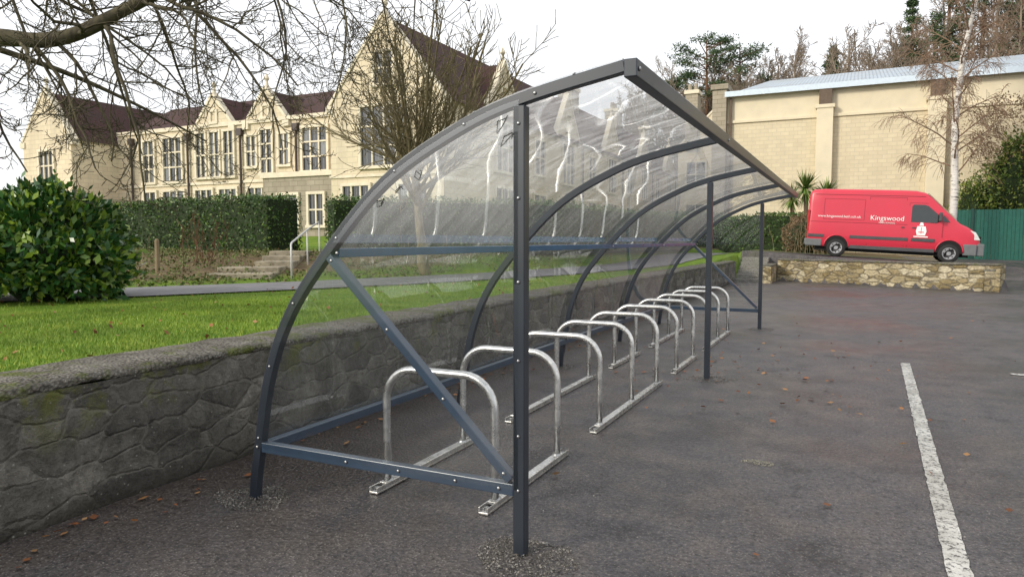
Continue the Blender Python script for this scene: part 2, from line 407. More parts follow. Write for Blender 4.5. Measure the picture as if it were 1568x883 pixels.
def strip(name,x0,y0,x1,y1,w,z=.006):
    b=MB(); n=120; d=Vector((x1-x0,y1-y0,0)); L=d.length;d/=L;nn=Vector((d.y,-d.x,0))
    for i in range(n+1):
        p=Vector((x0,y0,z))+d*L*i/n
        for s_ in (-1,1):
            q=p+nn*s_*(w/2+.014*noise.noise(Vector((i*.8,s_*9,0)))); b.v.append(tuple(q))
    for i in range(n): b.f.append((i*2,i*2+1,i*2+3,i*2+2))
    b.obj(name,PAINT)
strip('parking_line',.44,1.5,.63,10.1,.105)
strip('parking_line',1.68,9.82,2.8,9.7,.1)
strip('parking_line',4.6,2.5,4.75,10.0,.105)

# ------------------------------------------------------------ shelter
sh=empty('cycle_shelter')
ctrl=[(-3.215,-.05),(-3.20,.1),(-3.16,.32),(-3.07,.75),(-2.90,1.13),(-2.60,1.50),(-2.22,1.86),(-1.80,2.09),(-1.44,2.215),(-.93,2.315),(-.90,2.32)]
def cr(P,n=6):
    out=[]
    for i in range(1,len(P)-2):
        p0,p1,p2,p3=P[i-1:i+3]
        for k in range(n):
            t=k/n; out.append(tuple(.5*((2*p1[c])+(-p0[c]+p2[c])*t+(2*p0[c]-5*p1[c]+4*p2[c]-p3[c])*t*t+(-p0[c]+3*p1[c]-3*p2[c]+p3[c])*t**3) for c in (0,1)))
    out.append(P[-2]); return out
prof=[ctrl[0]]+cr(ctrl)
RIB=[3.08+2.46*k for k in range(5)]
b=MB()
for k,y in enumerate(RIB): b.sweepXZ(prof,y,.05,.055)
b.obj('ribs',STEEL,sh,bevel=.004)
b=MB()
for k in (0,2,4):
    y=RIB[k]; b.box(-1.47,-1.41,y-.03,y+.03,-.05,2.185)
b.box(-.93,-.87,RIB[0]-.032,RIB[4]+.032,2.262,2.342)
b.obj('posts',STEEL,sh,bevel=.005)
RAILB=simple('coated_steel_sky_tint',(.045,.11,.22),.22,0,.9,.15,5)  # same coated steel, blue sky reflection put into the base colour
STEELB=simple('coated_steel_faint_sky_tint',(.028,.048,.080),.28,0,.8,.15,5)  # coated steel again, weaker sky reflection mixed into its colour
b=MB(); b.box(-3.185,-3.13,RIB[0]+.026,RIB[4]-.026,.285,.345); b.obj('low_rail',STEELB,sh,bevel=.005)
b=MB(); b.box(-2.615,-2.56,RIB[0]+.026,RIB[4]-.026,1.455,1.505)
b.obj('mid_rail',RAILB,sh,bevel=.004)
b=MB()
for k in (0,4):
    y=RIB[k]; b.box(-3.13,-1.472,y-.024,y+.024,.295,.355)
    b.bar((-2.60,y,1.46),(-1.49,y,.37),.044,.056,(0,1,0))
b.obj('end_frames',STEELB,sh,bevel=.004)
pr=[p for p in prof if p[1]>.3]
def off(pr,d):
    o=[]
    for i,(x,z) in enumerate(pr):
        x0,z0=pr[max(0,i-1)];x1,z1=pr[min(len(pr)-1,i+1)];l=math.hypot(x1-x0,z1-z0); o.append((x-(z1-z0)/l*d,z+(x1-x0)/l*d))
    return o
po=off(pr,.034)
for k in range(4):
    b=MB(); y0,y1=RIB[k]-.02,RIB[k+1]-.024
    m=10
    for i,(x,z) in enumerate(po):
        for j in range(m+1):
            y=y0+(y1-y0)*j/m; wv=.007*noise.noise(Vector((x*1.3,y*2.2,z*1.3+k*3)))
            b.v.append((x+wv,y,z+wv))
    for i in range(len(po)-1):
        for j in range(m): a_=i*(m+1)+j; b.f.append((a_,a_+1,a_+m+2,a_+m+1))
    b.obj('roof_sheet_%d'%(k+1),ACR,sh,smooth=True)
for k in (0,4):
    b=MB(); y=RIB[k]-.03 if k==0 else RIB[k]+.03
    poly=[(x,y,z) for x,z in pr if x<-1.45]+[(-1.44,y,2.21),(-1.44,y,.33)]
    b.add(poly,[tuple(range(len(poly)))]); b.obj('end_sheet_%d'%(k+1),ACE,sh)
b=MB(); random.seed(3)
for (cx,cz,s) in ((-1.53,2.10,.05),(-1.50,2.03,.045),(-2.0,1.88,.03),(-2.12,1.81,.03),(-2.24,1.74,.03)):
    P_=[(cx+s*math.cos(t*1.3+cx*9)*U(.5,1),RIB[0]-.034,cz+s*math.sin(t*1.7)*U(.5,1)) for t in range(6)]; b.tube(P_,.0022,4)
b.obj('scratched_marks',simple('marker_black',(.02,.02,.02),.6),sh); random.seed(11)
b=MB(); y=RIB[0]-.03
for z in (.33,.6,.97,1.35,1.75,2.1): b.dome((-1.44,y-.002,z),.009)
for i in range(8,len(prof)-5,6): b.dome((prof[i][0],y+.003,prof[i][1]),.009)
for x in (-3.16,-2.5,-2.15,-1.8,-1.55): b.dome((x,y+.003,.325),.010)
for t in (.02,.35,.66,.97): b.dome((-2.6+1.11*t,y+.003,1.46-1.09*t),.010)
for k in range(5):
    b.dome((-2.535,RIB[k]-.03,1.48),.010); b.dome((-.868,RIB[k],2.30),.012,(1,0,0))
for k in range(4):
    for i in range(4,len(po),7): b.dome((po[i][0]-.002,RIB[k],po[i][1]+.002),.010,(-.6,0,.8))
b.obj('bolts',BOLT,sh,smooth=True)

def grit(name,x,y,r,n,mat,size=.02,ax=1.2):
    B=MB()
    for i in range(n):
        a=U(0,6.283); q=r*math.sqrt(R())*(1+.35*noise.noise(Vector((math.cos(a)*1.5+x*5,math.sin(a)*1.5,y))))
        p=(x+ax*q*math.cos(a),y+q*math.sin(a),U(.0,.006)+.010*(1-q/r)); s=U(.35,1)*size
        v=[Vector(p)+Vector((random.gauss(0,1),random.gauss(0,1),random.gauss(0,.5))).normalized()*s*U(.4,.8) for _ in range(4)]
        B.add(v,[(0,1,2),(0,2,3),(0,3,1),(1,3,2)])
    B.obj(name,mat)
GRIT=leafm('footing_grit',[(.07,.064,.057),(.16,.147,.13),(.34,.32,.29)],.9,.2,.8,8)
for k in (0,2,4):
    grit('footing_gravel',-1.42,RIB[k]-.02,.22,2600 if k==0 else 900,GRIT,.013); grit('footing_gravel',-3.22,RIB[k]-.02,.2,2200 if k==0 else 600,GRIT,.013)
grit('loose_gravel',-2.3,2.5,1.1,1500,GRIT,.008); grit('loose_gravel',-1.1,3.8,1.9,1700,GRIT,.008); grit('loose_gravel',.6,5,3,2200,GRIT,.009)
PALE=leafm('worn_grit',[(.2,.19,.15),(.3,.28,.23),(.36,.34,.28)],.9,.2,.8)
grit('worn_patch',-.55,5.1,.055,420,PALE,.013,2)

# ------------------------------------------------------------ bike racks
def hooppath(xc,y,w=.76,h=.76,r=.2,lean=0):
    x0,x1=xc-w/2,xc+w/2; P=[(x0,y,.02),(x0,y,.3),(x0,y,h-r)]
    for i in range(1,9):
        a=math.pi/2*i/8; P.append((x0+r-r*math.cos(a),y,h-r+r*math.sin(a)))
    for i in range(0,9):
        a=math.pi/2*i/8; P.append((x1-r+r*math.sin(a),y,h-r+r*math.cos(a)))
    P+=[(x1,y,.3),(x1,y,.02)]; return [(p[0],p[1]+lean*p[2],p[2]) for p in P]
hy=[3.59+.935*k for k in range(10)]; groups=[(0,2),(2,5),(5,7),(7,10)]
for gi,(a0,a1) in enumerate(groups):
    e=empty('bike_rack'); y0=hy[a0]-.16;y1=hy[a1-1]+.16
    b=MB()
    for y in hy[a0:a1]: b.tube(hooppath(-2.22,y+U(-.01,.01),lean=U(-.012,.012)),.0245,14)
    b.obj('hoops',GALV,e,smooth=True)
    b=MB()
    for x in (-2.6,-1.84):
        b.box(x-.03,x+.03,y0,y1,.005,.017); b.box(x-.03,x-.024,y0,y1,.0172,.045); b.box(x+.024,x+.03,y0,y1,.0172,.045); b.box(x-.0238,x+.0238,y0+.1,y1-.1,.03,.046)
    b.obj('base_rails',GALV,e,bevel=.002)
    b=MB()
    for x in (-2.6,-1.84):
        for y in (y0+.045,y1-.045): b.tube([(x,y,.0175),(x,y,.034)],.016,6)
        for y in hy[a0:a1]: b.tube([(x,y,.046),(x,y,.058)],[.034,.026],12)
    b.obj('bolts',BOLT,e)

# ------------------------------------------------------------ school building
sc=empty('school_building'); W=MB();T=MB();G=MB();RF=MB();D=MB();P=MB();FR=MB()
def mk(face,k):
    if face=='S': return lambda a,d,z:(a,k-d,z)
    return lambda a,d,z:(k+d,a,z)
def lb(B,f,a0,a1,d0,d1,z0,z1):
    p=f(a0,d0,z0);q=f(a1,d1,z1); B.box(p[0],q[0],p[1],q[1],z0,z1)
def window(f,a,z0,w,h,nx,nz,TT=None):
    TT=TT or T; s=.14
    lb(TT,f,a-w/2-s,a+w/2+s,-.05,.12,z0+h,z0+h+s); lb(TT,f,a-w/2-s-.04,a+w/2+s+.04,-.05,.16,z0-s,z0)
    lb(TT,f,a-w/2-s,a-w/2,-.05,.11,z0,z0+h); lb(TT,f,a+w/2,a+w/2+s,-.05,.11,z0,z0+h)
    m=.08; cw=(w-m*(nx-1))/nx; ch=(h-m*(nz-1))/nz
    for i in range(1,nx): x=a-w/2+i*cw+(i-1)*m; lb(TT,f,x,x+m,-.05,.085,z0,z0+h)
    for j in range(1,nz): z=z0+j*ch+(j-1)*m; lb(TT,f,a-w/2,a+w/2,-.05,.08,z,z+m)
    for i in range(nx):
        for j in range(nz):
            x=a-w/2+i*(cw+m); z=z0+j*(ch+m)
            lb(G,f,x,x+cw,-.04,.008,z,z+ch)
            t=.008
            lb(FR,f,x+cw/2-t/2,x+cw/2+t/2,.0,.016,z,z+ch)
            kk=max(1,int(ch/.45))
            for q in range(1,kk): lb(FR,f,x,x+cw,0,.014,z+ch*q/kk-t/2,z+ch*q/kk+t/2)
def gable(B,f,a0,a1,zb,zp,d0,d1):
    am=(a0+a1)/2; p=[f(a0,d1,zb),f(a1,d1,zb),f(am,d1,zp),f(a0,d0,zb),f(a1,d0,zb),f(am,d0,zp)]
    B.add(p,[(0,1,2),(5,4,3),(0,3,4,1),(1,4,5,2),(2,5,3,0)])
def coping(f,a0,a1,zb,zp,d,w=.35):
    am=(a0+a1)/2
    for s,a in ((-1,a0),(1,a1)):
        T.bar(f(a+s*.12,d,zb-.05),f(am,d,zp+.1),w,.14,(0,0,1) )
        lb(T,f,a-.22,a+.22,d-.2,d+.22,zb-.35,zb+.0)
    p=f(am,d,zp+.1); T.tube([p,(p[0],p[1],p[2]+.3),(p[0],p[1],p[2]+.42),(p[0],p[1],p[2]+.52),(p[0],p[1],p[2]+.7)],[.12,.07,.15,.12,.02],8)
z0=.8
f=mk('S',29)
W.box(-41,-22,29,37,z0,7.9)
T.box(-41,-22.7,28.9,29.05,7.9,8.12); T.box(-41,-22.7,28.93,28.995,4.72,4.86)
RF.add([(-41,29.06,8.0),(-19.4,29.06,8.0),(-19.4,33,10.2),(-41,33,10.2),(-41,37,8),(-19.4,37,8)],[(0,1,2,3),(3,2,5,4)])
for a in (-32.7,-28.75,):
    w=1.45; gable(W,f,a-w,a+w,7.95,9.7,-.3,.04); coping(f,a-w,a+w,7.95,9.7,-.08)
    RF.add([f(a-w,-.3,8.0),f(a,-.3,9.65),f(a,-4.0,9.65),f(a-w,-2.5,8.0)],[(0,1,2,3)]); RF.add([f(a+w,-.3,8.0),f(a,-.3,9.65),f(a,-4.0,9.65),f(a+w,-2.5,8.0)],[(3,2,1,0)])
window(f,-38.15,5.0,.9,2.4,2,3); window(f,-36.1,5.0,1.5,2.5,3,3)
for a in (-33.75,-32.65,-31.55): window(f,a,5.15,.7,2.45,2,2)
window(f,-32.65,8.2,.35,.55,1,1); window(f,-28.75,8.2,.35,.55,1,1)
window(f,-29.85,5.6,.65,1.6,2,2); window(f,-28.75,5.2,.75,2.3,2,3); window(f,-27.5,5.6,.65,1.6,2,2); window(f,-25.4,5.2,1.6,2.2,3,3)
for a,w,n in ((-38.15,1.0,2),(-36.1,1.7,3),(-33.6,1.3,3),(-31.7,1.3,3),(-29.4,1.5,3)): window(f,a,2.75,w,1.65,n,2)
for x in (-39.6,-34.75,-30.6,-26.6): P.tube([(x,28.88,1),(x,28.88,7.5)],.065,8); P.box(x-.18,x+.18,28.76,28.995,7.3,7.68)
D.box(-27.3,-22.75,27.2,28.995,z0,4.7); T.box(-27.4,-22.75,27.1,28.998,4.7,4.95)
f2=mk('S',27.2); window(f2,-25.6,2.3,1.2,1.5,2,2); window(f2,-23.8,2.3,.9,1.5,2,2)
f3=mk('S',26.1); W.box(-45.6,-41,26.1,44,z0,7.45); gable(W,f3,-45.6,-41.0,7.45,10.4,-.35,.0); coping(f3,-45.6,-41,7.45,10.4,-.15,.4)
RF.add([(-45.8,26.4,7.4),(-43.3,26.4,10.3),(-43.3,44,10.3),(-45.8,44,7.4)],[(0,1,2,3)]); RF.add([(-40.85,26.4,7.35),(-43.3,26.4,10.3),(-43.3,44,10.3),(-40.85,44,7.35)],[(3,2,1,0)])
window(f3,-43.3,5.1,1.3,1.7,3,2); window(f3,-43.3,2.5,1.5,1.6,3,2)
D.box(-44.5,-38.6,24.0,26.08,z0,3.9); D.box(-40.98,-38.6,26.085,28.99,z0,3.9); T.box(-44.6,-38.5,23.9,26.2,3.9,4.1)
window(mk('S',24.0),-42.6,2.2,1.6,1.2,3,1)
f4=mk('S',27); W.box(-22.7,-16.4,27,76,z0,7.9); gable(W,f4,-22.7,-16.4,7.9,11.8,-.35,.0); coping(f4,-22.7,-16.4,7.9,11.8,-.15,.42)
RF.add([(-22.95,27.35,7.75),(-19.55,27.35,11.75),(-19.55,76,11.75),(-22.95,76,7.75)],[(0,1,2,3)])
RF.add([(-16.15,27.35,7.75),(-19.55,27.35,11.75),(-19.55,76,11.75),(-16.15,76,7.75)],[(3,2,1,0)])
window(f4,-19.55,5.0,2.6,2.7,4,3); window(f4,-19.55,8.7,1.0,1.4,2,2); window(f4,-21.2,2.6,1.5,1.5,3,1); window(f4,-18.0,2.6,1.5,1.5,3,1)
T.box(-22.75,-16.4,26.93,26.998,4.5,4.62)
f5=mk('E',-16.4)
for i,y in enumerate((33,42,51,60,69)):
    gable(W,f5,y-1.9,y+1.9,7.9,10.6,-.3,.04); coping(f5,y-1.9,y+1.9,7.9,10.6,-.08)
    RF.add([f5(y-1.9,-.3,7.95),f5(y,-.3,10.55),f5(y,-3,10.55),f5(y-1.9,-.9,7.95)],[(0,1,2,3)]); RF.add([f5(y+1.9,-.3,7.95),f5(y,-.3,10.55),f5(y,-3,10.55),f5(y+1.9,-.9,7.95)],[(3,2,1,0)])
    window(f5,y,5.1,1.9,2.4,3,2); window(f5,y,2.4,2.1,1.8,3,2); window(f5,y,8.4,.7,.9,1,1)
    if y<65:
        window(f5,y+4.5,5.3,1.4,1.9,2,2); window(f5,y+4.5,2.4,1.6,1.7,2,2)
    P.tube([f5(y+2.6,.09,1),f5(y+2.6,.09,7.6)],.055,8)
def chimney(x,y,zt,z0=9,w=.55):
    D.box(x-w,x+w,y-w*1.4,y+w*1.4,z0,zt-.5); T.box(x-w-.1,x+w+.1,y-w*1.4-.1,y+w*1.4+.1,zt-.5,zt-.25)
    for k in (-1,1): D.tube([(x,y+k*w*.7,zt-.25),(x,y+k*w*.7,zt+.35)],[.2,.16],8)
chimney(-19.5,50,13.1); chimney(-19.5,61,13.3); chimney(-19.5,72,13.3)
P.tube([(-38.6,31.5,9.2),(-38.6,31.5,11.0)],.03,5); P.tube([(-38.6,31.2,10.7),(-38.6,31.8,10.7)],.015,4)
RF.obj('roof',TILE,sc);W.obj('walls',ASH,sc);T.obj('stone_dressings',TRIM,sc);G.obj('window_glass',GLASSW,sc);FR.obj('glazing_bars',WFR,sc);D.obj('bays_and_chimneys',DSTONE,sc);P.obj('downpipes',PIPE,sc)

an=empty('stone_house');W=MB();T=MB();G=MB();RF=MB();D=MB();P=MB();FR=MB()
W.box(-13.5,-7.6,60,70,.8,9.3); f=mk('S',60); gable(W,f,-13.5,-7.6,9.3,12.2,-.3,0); coping(f,-13.5,-7.6,9.3,12.2,-.1)
RF.add([(-13.7,60.3,9.2),(-10.55,60.3,12.1),(-10.55,70,12.1),(-13.7,70,9.2)],[(0,1,2,3)]); RF.add([(-7.4,60.3,9.2),(-10.55,60.3,12.1),(-10.55,70,12.1),(-7.4,70,9.2)],[(3,2,1,0)])
for a in (-12,-9.2):
    for z in (2.5,6): window(f,a,z,1.5,2,2,2)
D.box(-12.9,-11.9,59.7,61,9,13.6); T.box(-13,-11.8,59.6,61.1,13.6,13.9); D.box(-9,-8.2,62,63.2,9,13.2); T.box(-9.1,-8.1,61.9,63.3,13.2,13.45)
for x in (-12.65,-12.15): D.tube([(x,60.3,13.9),(x,60.3,14.5)],.17,8)
RF.obj('roof',TILE,an);W.obj('walls',ASH,an);T.obj('stone_dressings',TRIM,an);G.obj('window_glass',GLASSW,an);FR.obj('glazing_bars',WFR,an);D.obj('chimneys',DSTONE,an)

# ------------------------------------------------------------ sports hall
ha=empty('sports_hall'); b=MB(); b.box(-6.9,34,43.3,60,.3,8.45); b.obj('walls',HALLM,ha)
b=MB(); b.box(-6.9,34,43.32,60,8.45,9.9); b.obj('upper_wall',HALLR,ha)
b=MB(); b.box(-6.95,34,43.2,43.32,8.35,8.52)
for x in (-1.63,3.7,9.2,14.7): b.box(x-.42,x+.42,42.85,43.297,.3,8.8); b.box(x-.5,x+.5,42.8,43.31,8.8,9.0)
b.obj('piers',HALLR,ha,bevel=.02)
b=MB(); b.box(-7.7,-6.903,42.9,44,.3,10.3); b.box(-7.8,-6.8,42.8,44.1,10.3,10.6); b.obj('corner_pier',DSTONE,ha,bevel=.02)
b=MB()
for x in (-1.63,3.7,9.2): b.box(x-.32,x+.32,42.9,43.318,9.02,9.85)
b.box(-6.75,-6.63,43.1,43.19,.5,9.8)
b.obj('hopper_heads',simple('hopper_brown',(.12,.085,.06),.7),ha)
MR=M('metal_roof',.45,.5); wv=MR.n('TexWave',bands_direction='X'); wv.inputs['Scale'].default_value=1.6; MR.l(MR.obj(),wv.inputs[0])
MR.col(MR.mix(MR.ramp(MR.noise(.6,4),[(.4,0),(.7,.6)]),(.34,.40,.46),(.27,.27,.25))); MR.bump(wv.outputs['Fac'],.7,.06)
b=MB(); b.add([(-7.0,42.95,9.95),(34,42.95,9.95),(34,52,12.9),(-5.5,52,12.45),(-5.5,60,10.3),(34,60,10.3)],[(0,1,2,3),(3,2,5,4)]); b.obj('roof',MR.m,ha)
b=MB(); b.box(-7.0,34,42.86,42.94,9.84,10.14); b.obj('fascia',simple('fascia_white',(.58,.67,.76),.5,var=.06),ha)

# ------------------------------------------------------------ fence
fe=empty('metal_fence'); b=MB(); x=4.3
while x<20:
    b.box(x,x+.16,39.98,40.02,.35,3.0); b.box(x+.17,x+.30,40.0,40.04,.35,3.0); x+=.31
b.obj('panels',simple('fence_green',(.012,.095,.07),.5,var=.2),fe)
b=MB(); 
for z in (.9,2.6): b.box(4.2,20,40.05,40.1,z,z+.08)
for x in range(5,20,3): b.box(x,x+.1,39.88,39.97,.3,3.05)
b.obj('posts_and_rails',simple('fence_green_dark',(.01,.05,.04),.5),fe)

# ------------------------------------------------------------ vegetation
HEDGEL=leafm('hedge_leaf',[(.03,.075,.012),(.055,.125,.018),(.13,.19,.035)],.5,.4,.5)
LAUREL=leafm('laurel_leaf',[(.018,.07,.018),(.045,.135,.026),(.26,.36,.04)],.33,.45,.55,2.5)
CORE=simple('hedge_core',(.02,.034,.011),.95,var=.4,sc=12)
def hedge(name,pl,w,h,dens,leaf=.06,mat=HEDGEL):
    e=empty(name); pts=[];c=MB()
    for (ax,ay),(bx,by) in zip(pl[:-1],pl[1:]):
        L=math.hypot(bx-ax,by-ay);tx,ty=(bx-ax)/L,(by-ay)/L;nx_,ny_=ty,-tx
        n=max(2,int(L/.4)); o=len(c.v)
        for i in range(n+1):
            s=L*i/n; x,y=ax+tx*s,ay+ty*s; z=HT(x,y); q=.8+.1*noise.noise(Vector((x,y,0)))
            for dd,zz in ((w/2*q,z-.1),(w/2*q,z+h*.9*q+.08),(w*.36,z+h*.93),(-w*.36,z+h*.93),(-w/2*q,z+h*.88),(-w/2*q,z-.1)): c.v.append((x+nx_*dd,y+ny_*dd,zz))
        for i in range(n):
            for j in range(5): a=o+i*6+j; c.f.append((a,a+6,a+7,a+1))
        c.f.append(tuple(o+j for j in range(6))); c.f.append(tuple(o+n*6+j for j in range(6))[::-1])
        N=int(L*(2*h+w)*dens)
        for i in range(N):
            s=U(0,L); k=R()*(2*h+w); x,y=ax+tx*s,ay+ty*s; dep=.16*R()**1.6
            lump=.12*noise.noise(Vector((x*1.5,y*1.5,k*2)))+.05*noise.noise(Vector((x*5,y*5,k*5)))
            if k<h: dd=w/2-dep+lump; zz=k
            elif k<2*h: dd=-w/2+dep-lump; zz=k-h
            else: dd=(k-2*h)-w/2; zz=h-dep+lump*1.3
            z=HT(x,y)
            if R()<.03 and k>=2*h: zz+=U(0,.18)
            pts.append((x+nx_*dd,y+ny_*dd,z+zz))
        for (ex,ey,sg) in ((ax,ay,-1),(bx,by,1)):
            for i in range(int(w*h*dens)):
                dd=U(-w/2,w/2); q=sg*U(-.05,.1); pts.append((ex+tx*q+nx_*dd,ey+ty*q+ny_*dd,HT(ex,ey)+U(0,h)))
    c.obj('core',CORE,e); fast('leaves',leafV(np.array(pts),leaf,.6),4,mat,e); return e
hedge('hedge',[(-38,16.2),(-23,15.2),(-13.3,13.9)],1.2,1.45,310,.075)
hedge('hedge',[(-12.1,14.35),(-8.4,18.8),(-7.7,26),(-7.4,37)],1.1,1.4,290,.07)
hedge('hedge',[(-9,37),(-1.0,35.5)],1.6,1.75,170,.1)
def bush(name,c,rx,ry,rz,n,leaf,mat,coreM=CORE,up=.2,lump=.22):
    e=empty(name); P_=[];D_=[]
    for i in range(n):
        d=Vector((random.gauss(0,1),random.gauss(0,1),random.gauss(0,1))).normalized()
        if d.z<-.75: d.z=-d.z
        q=1+lump*noise.noise(d*2.2+Vector(c))+lump*.7*noise.noise(d*5+Vector(c)); q*=1-.3*R()**1.8
        if R()<.04: q*=1.1
        P_.append((c[0]+d.x*rx*q,c[1]+d.y*ry*q,c[2]+d.z*rz*q)); D_.append((d.x,d.y,d.z+.3))
    k=MB(); bm_n=14
    for i in range(bm_n+1):
        th=math.pi*i/bm_n
        for j in range(20):
            ph=2*math.pi*j/20; d=Vector((math.sin(th)*math.cos(ph),math.sin(th)*math.sin(ph),math.cos(th)))
            q=.72*(1+lump*noise.noise(d*2.2+Vector(c))); k.v.append((c[0]+d.x*rx*q,c[1]+d.y*ry*q,c[2]+d.z*rz*q))
    for i in range(bm_n):
        for j in range(20): a=i*20+j;a2=i*20+(j+1)%20; k.f.append((a,a+20,a2+20,a2))
    if coreM: k.obj('core',coreM,e,smooth=True)
    fast('leaves',leafV(np.array(P_),leaf,.5,.4,up,np.array(D_)*.8),4,mat,e); return e
bush('laurel_bush',(-9.75,5.75,1.34),.98,1.0,.76,8500,.115,LAUREL,lump=.36)
GREENS=leafm('shrub_leaf',[(.05,.09,.02),(.11,.18,.03),(.28,.3,.06)],.5)
BROWNL=leafm('dry_leaf',[(.13,.08,.045),(.24,.16,.09),(.34,.25,.15)],.8)
bush('shrub',(7.0,41.7,4.0),1.5,1.0,2.6,5000,.17,GREENS,lump=.5)
bush('shrub',(9.6,41.6,4.8),2.0,1.2,3.4,5000,.17,GREENS,lump=.5)
bush('shrub',(5.3,41.8,2.8),.9,.8,1.6,2500,.13,GREENS,lump=.5)
bush('dry_shrub',(-1.9,33.8,1.7),1.0,.7,.95,3800,.08,BROWNL,CORE,.8)
bush('dry_shrub',(6.9,41.2,6.6),2.2,1.0,1.7,2600,.11,BROWNL,None,.5,.5)

def tree_grow(B,p,d,L,r,lev,P):
    n=P['seg'][lev]; pts=[p]; rad=[r]; cur=p; dr=d.normalized(); ds=[dr]; e=P.get('tip',.35)
    for i in range(n):
        dr=(dr+Vector((random.gauss(0,1),random.gauss(0,1),random.gauss(0,1)))*P['w'][lev]+Vector((0,0,P['up'][lev]))).normalized()
        cur=cur+dr*(L/n); pts.append(cur); ds.append(dr); rad.append(max(P['rmin']*.7,r*(1-(1-e)*(i+1)/n)))
    B.tube(pts,rad,8 if r>.05 else (5 if r>.02 else 3),False)
    if lev<P['max']:
        k=P['kids'][lev]
        for j in range(k):
            t=P['t0'][lev]+(1-P['t0'][lev])*(j+R())/k; i=min(n-1,int(t*n)); fr=t*n-i
            q=pts[i].lerp(pts[i+1],fr); dd=ds[i+1]
            ax=dd.orthogonal().normalized(); ax.rotate(Matrix.Rotation(U(0,6.283),3,dd)); a=math.radians(U(*P['ang'][lev]))
            nd=dd.copy(); nd.rotate(Matrix.Rotation(a,3,ax))
            tree_grow(B,q,nd,L*P['ratio'][lev]*U(.65,1.15)*(1.15-.5*t),max(P['rmin'],rad[i]*P['rr'][lev]),lev+1,P)
BARK_O=bark('bark_overhang',(.045,.037,.028),(.125,.11,.065),10)
BARK_Y=bark('bark_olive',(.10,.083,.045),(.22,.185,.10),12)
tr=empty('bare_tree'); B=MB(); bx,by=-8.75,13.55; bz=HT(bx,by); random.seed(5)
P1=dict(seg=[5,7,5,4],w=[.04,.06,.10,.12],up=[.03,.06,.07,.05],kids=[22,12,6],t0=[.55,.12,.15],ang=[(15,80),(20,48),(22,50)],ratio=[1.6,.42,.5],rr=[.5,.5,.6],rmin=.010,max=3,tip=.45)
tree_grow(B,Vector((bx,by,bz-.1)),Vector((.02,0,1)),2.7,.13,0,P1)
B.obj('trunk_and_branches',BARK_Y,tr,smooth=True)
tr=empty('overhanging_tree'); B=MB(); random.seed(12)
def crv(pts,r0,r1,n=6):
    P3=[Vector(p) for p in pts]; P3=[P3[0]*2-P3[1]]+P3+[P3[-1]*2-P3[-2]]; out=[]
    for i in range(1,len(P3)-2):
        a,b_,c_,d_=P3[i-1:i+3]
        for k in range(n):
            t=k/n; out.append(.5*((2*b_)+(-a+c_)*t+(2*a-5*b_+4*c_-d_)*t*t+(-a+3*b_-3*c_+d_)*t**3))
    out.append(P3[-2]); m=len(out); rad=[r0+(r1-r0)*i/(m-1) for i in range(m)]
    B.tube(out,[q*(1+.08*noise.noise(o_*5)) for q,o_ in zip(rad,out)],10); return out,rad
trunk,_=crv([(-9.8,1.8,.6),(-9.7,1.9,1.6),(-9.5,2.2,2.6),(-9.2,2.4,3.6),(-9.0,2.3,5.5),(-8.6,2.6,7.5)],.3,.15)
A,ra=crv([(-9.35,2.3,3.1),(-8.4,3.4,3.45),(-7.5,4.1,3.50),(-7.15,4.3,3.48),(-6.85,4.48,3.56),(-6.4,4.70,3.80),(-6.0,4.9,3.98),(-5.2,5.5,4.25),(-4.5,6.1,4.35),(-3.9,7.0,4.2)],.10,.02)
A2,ra2=crv([(-9.1,2.4,4.2),(-8.0,3.9,4.3),(-7.4,4.5,4.25),(-6.9,5.4,4.4),(-6.2,6.6,4.6),(-5.6,7.4,4.7)],.09,.02)
A3,ra3=crv([(-9.2,2.4,3.6),(-8.6,3.7,3.7),(-8.6,5.2,3.6),(-8.9,6.6,3.4),(-9.2,8.0,3.1)],.05,.012)
A4,ra4=crv([(-9.0,2.3,5.2),(-7.5,4.2,5.2),(-6.3,5.8,4.9),(-5.3,7.0,4.4)],.07,.015)
P2=dict(seg=[9,6,5,4],w=[.14,.19,.22,.24],up=[-.04,.02,.05,.06],kids=[8,5,3],t0=[.1,.12,.2],ang=[(30,70),(30,75),(30,70)],ratio=[.48,.5,.5],rr=[.62,.66,.7],rmin=.0042,max=3,tip=.35)
def spawn(A,ra,k,t0,t1,L,down):
    for j in range(k):
        t=t0+(t1-t0)*(j+R()*.8)/k; i=int(t*(len(A)-2)); p=A[i]; dr=(A[i+1]-A[i]).normalized()
        side=Vector((-dr.y,dr.x,0))*random.choice((-1,1))
        d=dr*U(.3,.9)+side*U(.2,.8)+Vector((0,0,-U(*down)))
        tree_grow(B,p,d,L*U(.7,1.15),max(.011,min(.022,ra[i]*.45)),0,P2)
spawn(A,ra,13,.18,1,1.7,(.2,1.1)); spawn(A2,ra2,9,.25,1,1.9,(.3,1.1)); spawn(A3,ra3,5,.3,1,1.5,(.1,.9)); spawn(A4,ra4,6,.35,1,1.9,(.5,1.2))
B.obj('limbs_and_twigs',BARK_O,tr,smooth=True)
tr=empty('birch_tree'); B=MB(); C=MB(); bx,by=3.95,37.3; bz=HT(bx,by)
tp=[Vector((bx,by,bz-.2)),Vector((bx+.05,by,bz+3)),Vector((bx-.05,by,bz+6)),Vector((bx+.15,by,bz+9)),Vector((bx+.6,by,bz+11.5)),Vector((bx+.9,by,bz+13.5))]
B.tube(tp,[.18,.16,.14,.11,.07,.02],10)
P3=dict(seg=[7,6,5],w=[.08,.12,.1],up=[-.01,-.15,-.24],kids=[11,9],t0=[.2,.12],ang=[(25,60),(25,60)],ratio=[.45,.75],rr=[.5,.65],rmin=.011,max=2,tip=.3)
